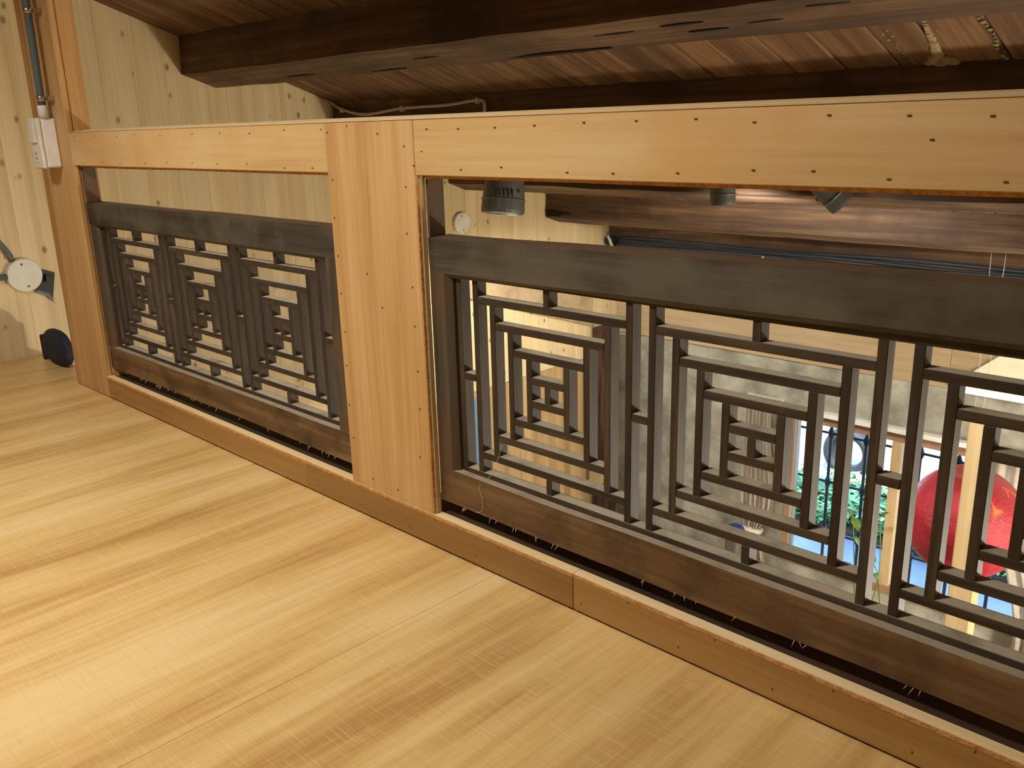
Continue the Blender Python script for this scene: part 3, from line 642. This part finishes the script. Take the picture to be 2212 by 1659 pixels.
# indoor plant by the window
pl = empty('potted_plant', (-1.72, 3.45, ZG)); tag(pl, 'slender leafy plant climbing before the window', 'plant')
lathe('pot', [(.07, 0), (.10, .22), (.105, .22), (.105, .24), (.09, .24), (.085, .20), (0, .19)], (-1.72, 3.42, ZG + .001), (0, 0, 1), 'redwood', pl, 24)
stems = [[(-1.72, 3.42, ZG + .19), (-1.76, 3.46, -2.0), (-1.80, 3.48, -1.6), (-1.83, 3.48, -1.32)], [(-1.72, 3.42, ZG + .19), (-1.69, 3.46, -1.9), (-1.66, 3.48, -1.6), (-1.68, 3.47, -1.28)], [(-1.71, 3.42, ZG + .19), (-1.62, 3.45, -2.0), (-1.66, 3.48, -1.66), (-1.69, 3.47, -1.57)]]
for s in stems: tube('stem', s, .003, 'leafin', pl, 6)
def leaf_mesh():
    bm = bmesh.new(); n = 6; L, R_, C = [], [], []
    for i in range(n + 1):
        t_ = i / n; w_ = .28 * math.sin(math.pi * t_ ** .8) if 0 < t_ < 1 else 0
        C.append(bm.verts.new((t_, 0, .12 * math.sin(t_ * 3)))); 
        L.append(bm.verts.new((t_, w_, .12 * math.sin(t_ * 3) + .06)) if w_ else C[-1]); R_.append(bm.verts.new((t_, -w_, .12 * math.sin(t_ * 3) + .06)) if w_ else C[-1])
    for i in range(n):
        for S in (L, R_):
            f = [C[i], C[i + 1], S[i + 1], S[i]]; u = []
            for v_ in f:
                if v_ not in u: u.append(v_)
            if len(u) > 2: bm.faces.new(u)
    me = bpy.data.meshes.new('leaf'); bm.to_mesh(me); bm.free(); me.materials.append(M['leafin']); return me
LM = leaf_mesh(); rq = random.Random(5)
for (p, s, rz, ry) in (((-1.83, 3.47, -1.34), .085, 2.6, -.3), ((-1.83, 3.47, -1.33), .09, -.4, .9), ((-1.83, 3.47, -1.36), .07, 1.2, 1.1), ((-1.68, 3.47, -1.30), .10, 3.0, .1), ((-1.68, 3.47, -1.29), .06, .4, -.6), ((-1.80, 3.48, -1.62), .10, 3.3, .2), ((-1.79, 3.48, -1.70), .09, .3, .3), ((-1.69, 3.47, -1.57), .06, 2.4, -.9), ((-1.68, 3.47, -1.62), .05, -.6, .6), ((-1.82, 3.48, -1.45), .08, .2, 1.0)):
    o = bpy.data.objects.new('leaf', LM); link(o, pl, p); o.scale = (s, s, s); o.rotation_euler = (rq.uniform(-.5, .5), ry, rz)

# ------------------------------------------------------------------ garden outside
gd = box('ground', (-14, YF + .18, -2.42), (8, 22, -2.32), 'pave', None, 0); tag(gd, 'pale paving outside the window', kind='structure')
sbx = box('soil_bed', (-7.5, 5.2, -2.32), (1.5, 6.05, -2.27), 'soil', None, .02); tag(sbx, 'raised planting bed outside the window', kind='structure')
bm = bmesh.new(); cl = Vector((-3, 5.6, -2.2)); rg = random.Random(11)
for i in range(9000):
    x = rg.uniform(-6.5, .8); yy = rg.uniform(5.2, 6.05); z = -2.26 + rg.random() ** 1.5 * .13 * (1 + .6 * mnoise.noise(Vector((x * 2, yy * 2, 0))))
    s = rg.uniform(.03, .07); a = rg.uniform(0, 6.28); tl = rg.uniform(-.6, .6); d = Vector((math.cos(a), math.sin(a), tl)) * s; e_ = Vector((-math.sin(a), math.cos(a), rg.uniform(-.4, .4))) * s * .42
    c_ = Vector((x, yy, z)) - cl
    bm.faces.new([bm.verts.new(q) for q in (c_ - d, c_ + e_, c_ + d, c_ - e_)])
o = meshobj('ground_cover', bm, 'leaf', None, cl); tag(o, 'dense green leaves filling the bed outside the window', 'plants', kind='stuff')
gw = box('garden_wall', (-14, 8.6, -2.32), (8, 8.85, .6), 'garden', None, 0); tag(gw, 'bright rendered garden wall beyond the planting bed', 'wall', kind='structure')
bm = bmesh.new()
R0, r1 = .18, .055; n1_, n2_ = 40, 10
ring = [[bm.verts.new(((R0 + r1 * math.cos(b_ * 2 * math.pi / n2_)) * math.cos(a * 2 * math.pi / n1_), .09 * math.sin(b_ * 2 * math.pi / n2_), (R0 + r1 * math.cos(b_ * 2 * math.pi / n2_)) * math.sin(a * 2 * math.pi / n1_))) for b_ in range(n2_)] for a in range(n1_)]
for a in range(n1_):
    for b_ in range(n2_): bm.faces.new((ring[a][b_], ring[(a + 1) % n1_][b_], ring[(a + 1) % n1_][(b_ + 1) % n2_], ring[a][(b_ + 1) % n2_]))
bmesh.ops.recalc_face_normals(bm, faces=bm.faces)
ty = meshobj('round_hoop', bm, 'rubber', None, (-3.08, 6.35, -2.083), True); tag(ty, 'dark round hoop standing behind the planting bed outside', 'hoop')
